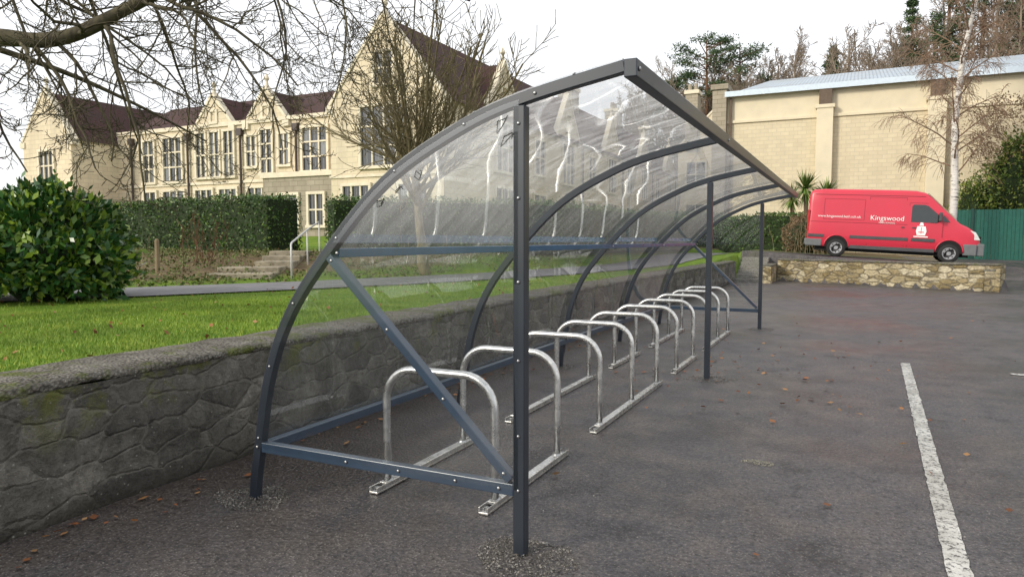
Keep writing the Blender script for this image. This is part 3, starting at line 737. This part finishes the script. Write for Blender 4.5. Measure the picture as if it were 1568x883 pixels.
for j in range(34):
    t=.25+.73*j/34; i=min(4,int(t*5)); p=tp[i].lerp(tp[i+1],t*5-i); a=j*2.4+U(-.4,.4)
    tree_grow(C,p,Vector((math.cos(a),math.sin(a),.85)),U(1.6,3.0)*(1.2-.6*t),.04,0,P3)
BW=M('birch_bark',.7,.2); f=BW.noise(3,5,.7,BW.mapv((1,1,5))); BW.col(BW.ramp(f,[(.36,(.05,.045,.04)),(.44,(.6,.57,.53)),(.8,(.76,.74,.7))]))
B.obj('trunk',BW.m,tr,smooth=True); C.obj('twigs',bark('birch_twig',(.16,.10,.07),(.27,.19,.13)),tr)
def stems(name,c,n,h,mat,spread=.35):
    B=MB()
    for i in range(n):
        x=c[0]+random.gauss(0,spread);y=c[1]+random.gauss(0,spread);z=HT(x,y)
        tree_grow(B,Vector((x,y,z-.05)),Vector((random.gauss(0,.22),random.gauss(0,.22),1)),h*U(.6,1.1),.009,0,dict(seg=[5,4],w=[.07,.1],up=[.05,.05],kids=[3],t0=[.3],ang=[(15,45)],ratio=[.4],rr=[.7],rmin=.005,max=1,tip=.4))
    B.obj(name,mat)
RED=bark('red_stem',(.14,.06,.035),(.24,.12,.075)); DRY=bark('dry_stem',(.2,.15,.09),(.34,.27,.17))
stems('dogwood_shrub',(-12.9,10.9),18,1.05,RED,.3); stems('dogwood_shrub',(-14.6,10.2),6,.7,DRY,.4); stems('dry_stems',(-11.8,11.0),6,.6,DRY,.4); stems('dry_stems',(-9.6,14.3),12,.9,DRY,.6)
stems('dry_stems',(-1.6,33),30,1.6,DRY,.6)
for (x,y) in ((-12.5,9.6),(-13.9,8.2),(-9.2,14.0)):
    b=MB(); z=HT(x,y); b.tube([(x,y,z-.1),(x,y,z+.62),(x,y,z+.66)],[.045,.042,.02],8); b.obj('wooden_post',simple('post_wood',(.22,.17,.1),.9))
pts=[]
for i in range(60000):
    x=U(-24,-5);y=U(6,26); sp=sd(PL,x,y);shh=sd(HL,x,y)
    if sp>1.15 and shh<-.3 and noise.noise(Vector((x*.8,y*.8,3)))>-.12: pts.append((x,y,HT(x,y)+U(0,.07)))
fast('leaf_litter',leafV(np.array(pts),.07,.6),4,leafm('litter',[(.07,.12,.02),(.11,.14,.035),(.22,.16,.08)],.8))
pts=[]
while len(pts)<80000:
    x=U(-13,-4.5);y=U(-1,15)
    if R()<.5: x=U(-8,-4.47);y=U(.5,7)
    if sd(PL,x,y)<-.98: pts.append((x,y,.745+.2*ss((y-22)/8)))
Pn=np.array(pts); n=len(Pn); a=np.random.rand(n)*6.283; w=.003+.002*np.random.rand(n); h=.018+.025*np.random.rand(n)
q=np.stack([Pn+np.c_[np.cos(a)*w,np.sin(a)*w,0*a],Pn-np.c_[np.cos(a)*w,np.sin(a)*w,0*a],Pn+np.c_[np.random.normal(0,.012,n),np.random.normal(0,.012,n),h]],axis=1)
fast('lawn_grass',q,3,leafm('grass_blade',[(.11,.21,.02),(.18,.31,.028),(.33,.38,.06)],.6,.3,.6))
pts=[]
for i in range(420):
    k=R()
    if k<.3: x,y=random.gauss(-.9,.7),random.gauss(9.0,1.4)
    elif k<.85: x,y=-3.8+abs(random.gauss(0,.18)),U(1,15)
    else: x,y=U(-3.5,3),U(3,16)
    if x>-3.85: pts.append((x,y,.012))
q=leafV(np.array(pts),.055,.75,.5); q=q.reshape(-1,4,3); q[:,:,2]=.012+np.abs(q[:,:,2]-.012)*.35
fast('fallen_leaves',q,4,leafm('autumn_leaf',[(.14,.05,.02),(.30,.11,.035),(.36,.21,.09)],.7))
pts=[]
for i in range(500):
    x,y=U(-13,-4.5),U(-1,14)
    if sd(PL,x,y)<-.9: pts.append((x,y,.78))
q=leafV(np.array(pts),.04,.7); fast('fallen_leaves',q,4,bpy.data.materials['autumn_leaf'])

tr=empty('cabbage_palm'); B=MB(); V=[]
for (x,y,z,n,s) in ((-2.1,35.6,3.9,210,1.0),(-1.2,35.9,3.6,170,.85),(-2.7,35.9,3.5,120,.8)):
    B.tube([(x+.2,y,HT(x,y)-.1),(x,y,z)],[.13,.09],8)
    for i in range(n):
        d=Vector((random.gauss(0,1),random.gauss(0,1),random.gauss(.35,.8))).normalized(); L=U(.8,1.15)*s
        side=d.cross(Vector((0,0,1))).normalized()*.028
        o=Vector((x,y,z)); m_=o+d*L*.55; e_=o+d*L+Vector((0,0,-.25*L*(1-abs(d.z))))
        V+=[o-side*.6,o+side*.6,m_+side,m_-side, m_-side,m_+side,e_+side*.1,e_-side*.1]
B.obj('trunks',bark('palm_bark',(.1,.07,.05),(.2,.15,.1)),tr); fast('fronds',np.array([tuple(v) for v in V]),4,leafm('palm_leaf',[(.06,.12,.02),(.13,.22,.04),(.26,.32,.08)],.45),tr)

def variant(seed,h):
    random.seed(seed); B=MB()
    Pw=dict(seg=[5,4,4,3],w=[.04,.1,.13,.16],up=[.02,.08,.04,.02],kids=[12,7,6],t0=[.3,.2,.2],ang=[(25,60),(25,55),(25,60)],ratio=[.45,.5,.55],rr=[.5,.5,.6],rmin=.028,max=3,tip=.3)
    tree_grow(B,Vector((0,0,-.3)),Vector((0,0,1)),h,.25,0,Pw)
    return np.array(B.v),B.f
vars_=[variant(s,10) for s in (1,2,3,4)]
random.seed(21)
def wood(name,items,mat):
    V=[];F=[];o=0
    for (x,y,s,k) in items:
        v,f=vars_[k]; a=U(0,6.28); c,sn=math.cos(a),math.sin(a)
        w=np.stack([(v[:,0]*c-v[:,1]*sn)*s+x,(v[:,0]*sn+v[:,1]*c)*s+y,v[:,2]*s*U(.9,1.15)+HT(x,y)],axis=1)
        V.append(w); F+= [tuple(i+o for i in q) for q in f]; o+=len(v)
    me=bpy.data.meshes.new(name); me.from_pydata(np.concatenate(V).tolist(),[],F); me.materials.append(mat)
    ob=bpy.data.objects.new(name,me); S.collection.objects.link(ob)
items=[]
for i in range(105):
    y=U(76,118); x=(U(-30,60))*(y/100); items.append((x,y,U(.75,1.15),i%4))
wood('woodland',items,bark('wood_twigs',(.15,.12,.09),(.27,.215,.165),.5,1))
pts=[]
for i in range(75):
    y=U(80,110);x=U(-24,55)*(y/100);z=HT(x,y)+U(1,6); r=U(1.5,3.4)
    for j in range(280):
        d=Vector((random.gauss(0,1),random.gauss(0,1),random.gauss(0,1))).normalized()*r*(.6+.4*R()); pts.append((x+d.x,y+d.y,z+d.z*1.1))
fast('woodland_undergrowth',leafV(np.array(pts),.45,.6),4,leafm('ivy_far',[(.06,.08,.035),(.10,.12,.055),(.17,.16,.09)],.8,.3,.6,.2))
PINEL=leafm('pine_needles',[(.035,.07,.032),(.06,.10,.04),(.10,.15,.055)],.8,.3,.6,.4)
def pine(x,y,h,w,style=0):
    e=empty('pine_tree'); z=HT(x,y); B=MB(); B.tube([(x,y,z-.3),(x+.2,y,z+h*.5),(x,y,z+h)],[.3,.2,.05],8); pts=[]
    n=38 if style==0 else 70
    for i in range(n):
        if style==0:
            t=U(.5,1); rr=w*(1.1-abs(t-.72)*1.6)*math.sqrt(R()); a=U(0,6.28); c=Vector((x+math.cos(a)*rr,y+math.sin(a)*rr,z+h*t)); cr_=U(.8,1.6)
            sq=.4; base=Vector((x,y,c.z-rr*.35))
        else:
            t=U(.12,1); rr=w*(1.03-t)*U(.5,1); a=U(0,6.28); c=Vector((x+math.cos(a)*rr,y+math.sin(a)*rr,z+h*t-.15*rr)); cr_=.4+w*.3*(1.05-t); sq=.5; base=Vector((x,y,c.z+.2))
        B.tube([tuple(base),tuple(c)],[.07,.03],4)
        for j in range(120):
            d=Vector((random.gauss(0,1),random.gauss(0,1),random.gauss(0,1))).normalized()*cr_*R()**.45; pts.append((c.x+d.x,c.y+d.y,c.z+d.z*sq))
    B.obj('trunk',bark('pine_bark_%d'%style,(.09,.05,.03),(.18,.1,.06)),e); fast('needles',leafV(np.array(pts),.36,.3),4,PINEL,e)
pine(-17,90,16.5,4.6,0); pine(-13.5,93,15,4,0); pine(-21,92,12,3,0); pine(8.9,96,16,3.4,1); pine(12.5,98,17,3.6,0); pine(5.5,99,13,3,1); pine(16,97,17,3.4,1); pine(-3,96,11,2.6,1); pine(20,96,16,3.6,0)
items=[(-75+U(-12,12),52+U(-6,6),U(.5,.7),i%4) for i in range(8)]
wood('distant_trees',items,bark('distant_twigs',(.16,.13,.11),(.26,.22,.18),.5,1))

# ------------------------------------------------------------ van
van=empty('delivery_van')
RED_=M('van_red',.3,.5); RED_.col(RED_.mix(RED_.ramp(RED_.noise(1.5,3),[(.35,0),(.75,.35)]),(.56,.030,.060),(.42,.04,.055))); RED_=RED_.m
PLAS=simple('bumper_plastic',(.06,.06,.065),.6); RUB=simple('tyre',(.02,.02,.02),.85); VGL=simple('van_glass',(.015,.02,.022),.06,0,.8); HUB=simple('wheel_steel',(.33,.33,.34),.4,.6); LAMP=simple('lamp_lens',(.6,.6,.58),.1,0,.8); WHT=simple('vinyl_white',(.8,.78,.76),.5,var=.04); DARK=simple('dark_parts_and_shade',(.01,.01,.01),.9); ORG=simple('rear_lamp',(.4,.02,.02),.2)  # DARK: near-black parts, plus painted shade of wheel wells and hub holes
def hw(z): return .985-(.0 if z<1.15 else (z-1.15)*.085)-(.05*max(0,.6-z))
st=[(0.0,.50,2.36,.93),(.04,.44,2.48,.975),(.14,.40,2.555,1),(.5,.38,2.59,1),(1.8,.37,2.60,1),(3.1,.37,2.60,1),(3.6,.37,2.585,1),(3.9,.37,2.52,.995),(4.1,.37,2.38,.985),(4.35,.37,2.13,.97),(4.65,.37,1.84,.965),(4.95,.37,1.55,.96),(5.05,.36,1.45,.96),(5.3,.34,1.33,.945),(5.5,.33,1.2,.92),(5.62,.32,1.06,.88),(5.72,.32,.86,.82),(5.76,.34,.66,.78)]
b=MB(); K=None
for (x,zb,zt,wf) in st:
    r=min(.16,(zt-zb)*.3)
    zs=[zb,zb+.08]+[zb+.08+(zt-r-zb-.08)*t for t in (.2,.4,.6,.8,1)]
    side=[(hw(z)*wf-(.06 if i==0 else 0),z) for i,z in enumerate(zs)]
    wtop=hw(zt-r)*wf
    for k in range(1,5):
        a=math.pi/2*k/4; side.append((wtop-r*1.15*(1-math.cos(a)),zt-r+r*math.sin(a)*.93))
    side.append((0,zt+.012))
    ring=[(x,-w,z) for w,z in side]+[(x,w,z) for w,z in side[::-1][1:]]
    K=len(ring); b.v+=ring
for i in range(len(st)-1):
    for j in range(K-1): a=i*K+j; b.f.append((a,a+K,a+K+1,a+1))
    b.f.append((i*K+K-1,(i+1)*K+K-1,(i+1)*K,i*K))
b.f.append(tuple(range(K))); b.f.append(tuple((len(st)-1)*K+j for j in range(K))[::-1])
b.f=[q[::-1] for q in b.f]
b.obj('body',RED_,van,smooth=True).modifiers.new('e','EDGE_SPLIT').split_angle=math.radians(38)
def sp_(pts,off,name,mat,both=True,wf=1):
    b=MB(); 
    for sg in ((-1,1) if both else (-1,)):
        v=[(x,sg*(hw(z)*wf+off),z) for x,z in pts]; b.add(v,[tuple(range(len(v))) if sg<0 else tuple(range(len(v)))[::-1]])
    return b.obj(name,mat,van)
sp_([(3.50,1.42),(4.30,1.42),(4.44,1.50),(4.42,1.66),(4.02,2.02),(3.90,2.06),(3.55,2.06),(3.50,2.0)],.004,'side_window',VGL)
sp_([(4.50,1.48),(4.74,1.46),(4.56,1.66),(4.50,1.68)],.006,'quarter_window',VGL,True,.985)
b=MB()
for i,(x,z) in enumerate(((3.98,2.50),(4.1,2.40),(4.35,2.15),(4.65,1.86),(4.9,1.62))):
    for w in (-.78,-.4,0,.4,.78): b.v.append((x+.012+(.02 if abs(w)<.5 else 0),w,z+.02-.03*(w/.8)**4))
for i in range(4):
    for j in range(4): a=i*5+j; b.f.append((a,a+5,a+6,a+1))
b.obj('windscreen',VGL,van,smooth=True)
def pbox(x0,x1,z0,z1,off,t=.03):
    for sg in (-1,1):
        y=hw((z0+z1)/2)+off; y0,y1=sorted((sg*(y-t),sg*y)); b.box(x0,x1,y0,y1,z0,z1)
b=MB(); pbox(1.5,4.32,.34,.47,.012); pbox(1.5,3.45,.72,.84,.014); pbox(3.55,4.3,.72,.84,.014); pbox(.05,.62,.72,.84,.014); b.obj('side_mouldings',PLAS,van,bevel=.01)
b=MB(); b.box(-.08,.12,-.93,.93,.42,.66); b.box(-.04,.55,-.995,-.93,.38,.66); b.box(-.04,.55,.93,.995,.38,.66)
b.box(5.2,5.62,-.955,-.86,.30,.70); b.box(5.2,5.62,.86,.955,.30,.70); b.box(5.55,5.86,-.86,.86,.30,.74)
b.obj('bumpers',simple('bumper_grey',(.13,.135,.14),.55),van,bevel=.05,seg=3)
b=MB(); b.box(5.62,5.775,-.55,.55,.80,1.0); b.obj('grille',DARK,van,bevel=.01)
b=MB()
for sg in (-1,1):
    y0,y1=sorted((sg*.62,sg*.90)); b.hexa([(5.5,y0,.86),(5.72,y0,.86),(5.72,y1,.86),(5.42,y1,.86),(5.38,y0,1.2),(5.56,y0,1.14),(5.50,y1,1.17),(5.22,y1,1.22)])
b.obj('headlamps',LAMP,van,bevel=.02)
b=MB()
for sg in (-1,1): y0,y1=sorted((sg*.88,sg*.965)); b.box(-.015,.06,y0,y1,.95,1.75)
b.obj('rear_lamps',ORG,van,bevel=.01)
b=MB()
def seam(x0,z0,x1,z1,w=.012):
    for sg in (-1,1):
        dx,dz=x1-x0,z1-z0;l=math.hypot(dx,dz);nx_,nz_=-dz/l*w/2,dx/l*w/2
        v=[(x,sg*(hw(z)+.0035),z) for x,z in ((x0-nx_,z0-nz_),(x0+nx_,z0+nz_),(x1+nx_,z1+nz_),(x1-nx_,z1-nz_))]; b.add(v,[(0,1,2,3)])
seam(3.42,.5,3.42,2.1); seam(4.52,.9,4.52,1.42); seam(3.42,2.12,4.0,2.12); seam(2.1,.5,2.1,2.3); seam(3.32,.5,3.32,2.3); seam(2.1,2.3,3.32,2.3); seam(.2,2.36,3.9,2.36,.02); seam(.1,1.32,3.4,1.32,.015); seam(.55,1.42,1.95,1.42);seam(.55,2.2,1.95,2.2);seam(.55,1.42,.55,2.2);seam(1.95,1.42,1.95,2.2)
b.obj('panel_seams',simple('seam',(.14,.012,.02),.7),van)
b=MB(); b.box(3.55,3.68,-1.012,-.985,1.2,1.235); b.box(3.2,3.3,-1.012,-.985,1.2,1.24); b.obj('door_handles',PLAS,van)
b=MB()
for sg in (-1,1):
    y0,y1=sorted((sg*1.03,sg*1.24)); b.box(4.36,4.46,y0,y1,1.48,1.80); y0,y1=sorted((sg*.93,sg*1.05)); b.box(4.38,4.44,y0,y1,1.46,1.52)
b.obj('mirrors',PLAS,van,bevel=.03,seg=3)
for nme,x in (('rear',1.07),('front',4.78)):
    b=MB()
    for sg in (-1,1):
        n=28; v=[(x+.41*math.cos(math.pi*2*i/n),sg*(hw(.5)+.004),max(.36,.40+.41*math.sin(math.pi*2*i/n))) for i in range(n)]; b.add(v,[tuple(range(n))])
    b.obj(nme+'_wheel_well_shade',DARK,van)  # flat dark discs on the body side, painted shade instead of recesses
    b=MB()
    for sg in (-1,1):
        P_=[(x+.43*math.cos(a),sg*(hw(.5)+.01),.40+.43*math.sin(a)) for a in [math.pi*i/16 for i in range(17)]]; b.tube(P_,.022,6)
    b.obj(nme+'_arch_lips',RED_,van,smooth=True)
    b=MB();h=MB();c=MB()
    for sg in (-1,1):
        pr_=[(.70,.30),(.72,.335),(.78,.345),(.92,.345),(.98,.335),(1.0,.30),(.995,.21)]
        b.tube([(x,sg*y,.345) for y,_ in pr_],[r for _,r in pr_],28); 
        h.tube([(x,sg*.9,.345),(x,sg*1.003,.345),(x,sg*.985,.345),(x,sg*1.0,.345)],[.21,.215,.15,.07],24)
        for i in range(8):
            a=i*math.pi/4; c.tube([(x+.165*math.cos(a),sg*1.0,.345+.165*math.sin(a)),(x+.165*math.cos(a),sg*1.0045,.345+.165*math.sin(a))],.024,8)
    b.obj(nme+'_tyres',RUB,van,smooth=True); h.obj(nme+'_hubs',HUB,van,smooth=False); c.obj(nme+'_hub_hole_shade',DARK,van)  # dark discs on the hubs paint the shade of holes
b=MB(); b.box(.3,5.4,-.8,.8,.22,.40); b.obj('underbody',DARK,van)
def text(body,x,z,size,name):
    cu=bpy.data.curves.new(name,'FONT'); cu.body=body; cu.size=size; cu.extrude=.001; cu.materials.append(WHT)
    o=bpy.data.objects.new(name,cu); S.collection.objects.link(o); o.parent=van
    o.rotation_euler=(math.radians(90),0,0); o.location=(x,-(hw(z)+.008),z); return o
text('Kingswood',2.15,1.45,.25,'lettering_name'); text('MAIN SCHOOL',2.45,1.33,.08,'lettering_small'); text('www.kingswood.bath.sch.uk',.35,1.50,.13,'lettering_web')
sp_([(3.72,.95),(3.98,.95),(4.02,1.1),(3.98,1.28),(3.72,1.28),(3.68,1.1)],.006,'crest_shield',WHT,False)
sp_([(3.78,1.30),(3.92,1.30),(3.89,1.42),(3.81,1.42)],.006,'crest_top',WHT,False)
sp_([(3.62,.88),(4.08,.88),(4.08,.92),(3.62,.92)],.006,'crest_motto',WHT,False)
sp_([(3.76,1.05),(3.94,1.05),(3.94,1.08),(3.76,1.08)],.009,'crest_bar',RED_,False); sp_([(3.84,1.0),(3.86,1.0),(3.86,1.24),(3.84,1.24)],.009,'crest_pale',RED_,False)
van.location=(-1.70,30.75,.985); van.rotation_euler=(0,math.radians(3.05),0)

# ------------------------------------------------------------ world, sun, camera
w=bpy.data.worlds.new('World'); S.world=w; w.use_nodes=True; nt=w.node_tree; bg=nt.nodes['Background']
EL=math.radians(26); AZ=math.radians(215)
sk=nt.nodes.new('ShaderNodeTexSky'); sk.sky_type='NISHITA'; sk.sun_disc=False; sk.sun_elevation=EL; sk.sun_rotation=AZ; sk.dust_density=4; sk.air_density=1
hs=nt.nodes.new('ShaderNodeHueSaturation'); hs.inputs['Saturation'].default_value=.35
mx=nt.nodes.new('ShaderNodeMix'); mx.data_type='RGBA'; mx.inputs[0].default_value=.7; mx.inputs[7].default_value=(9.8,9.95,10.2,1)
nt.links.new(sk.outputs[0],hs.inputs['Color']); nt.links.new(hs.outputs[0],mx.inputs[6]); nt.links.new(mx.outputs[2],bg.inputs[0]); bg.inputs[1].default_value=.15
sd_=bpy.data.lights.new('sun','SUN'); sd_.energy=2.5; sd_.angle=math.radians(10); sd_.color=(1,.92,.77)
so=bpy.data.objects.new('sun',sd_); S.collection.objects.link(so)
dirv=Vector((math.sin(AZ)*math.cos(EL),math.cos(AZ)*math.cos(EL),math.sin(EL)))
so.rotation_euler=dirv.to_track_quat('Z','Y').to_euler()
cam=bpy.data.cameras.new('camera'); co=bpy.data.objects.new('camera',cam); S.collection.objects.link(co)
co.location=(0,0,1.55); co.rotation_euler=(math.radians(90-3.9),0,math.radians(25.8)); cam.sensor_width=36; cam.lens=24.8; cam.clip_end=2000
S.camera=co
S.view_settings.view_transform='Standard'; S.view_settings.look='None'; S.view_settings.exposure=0
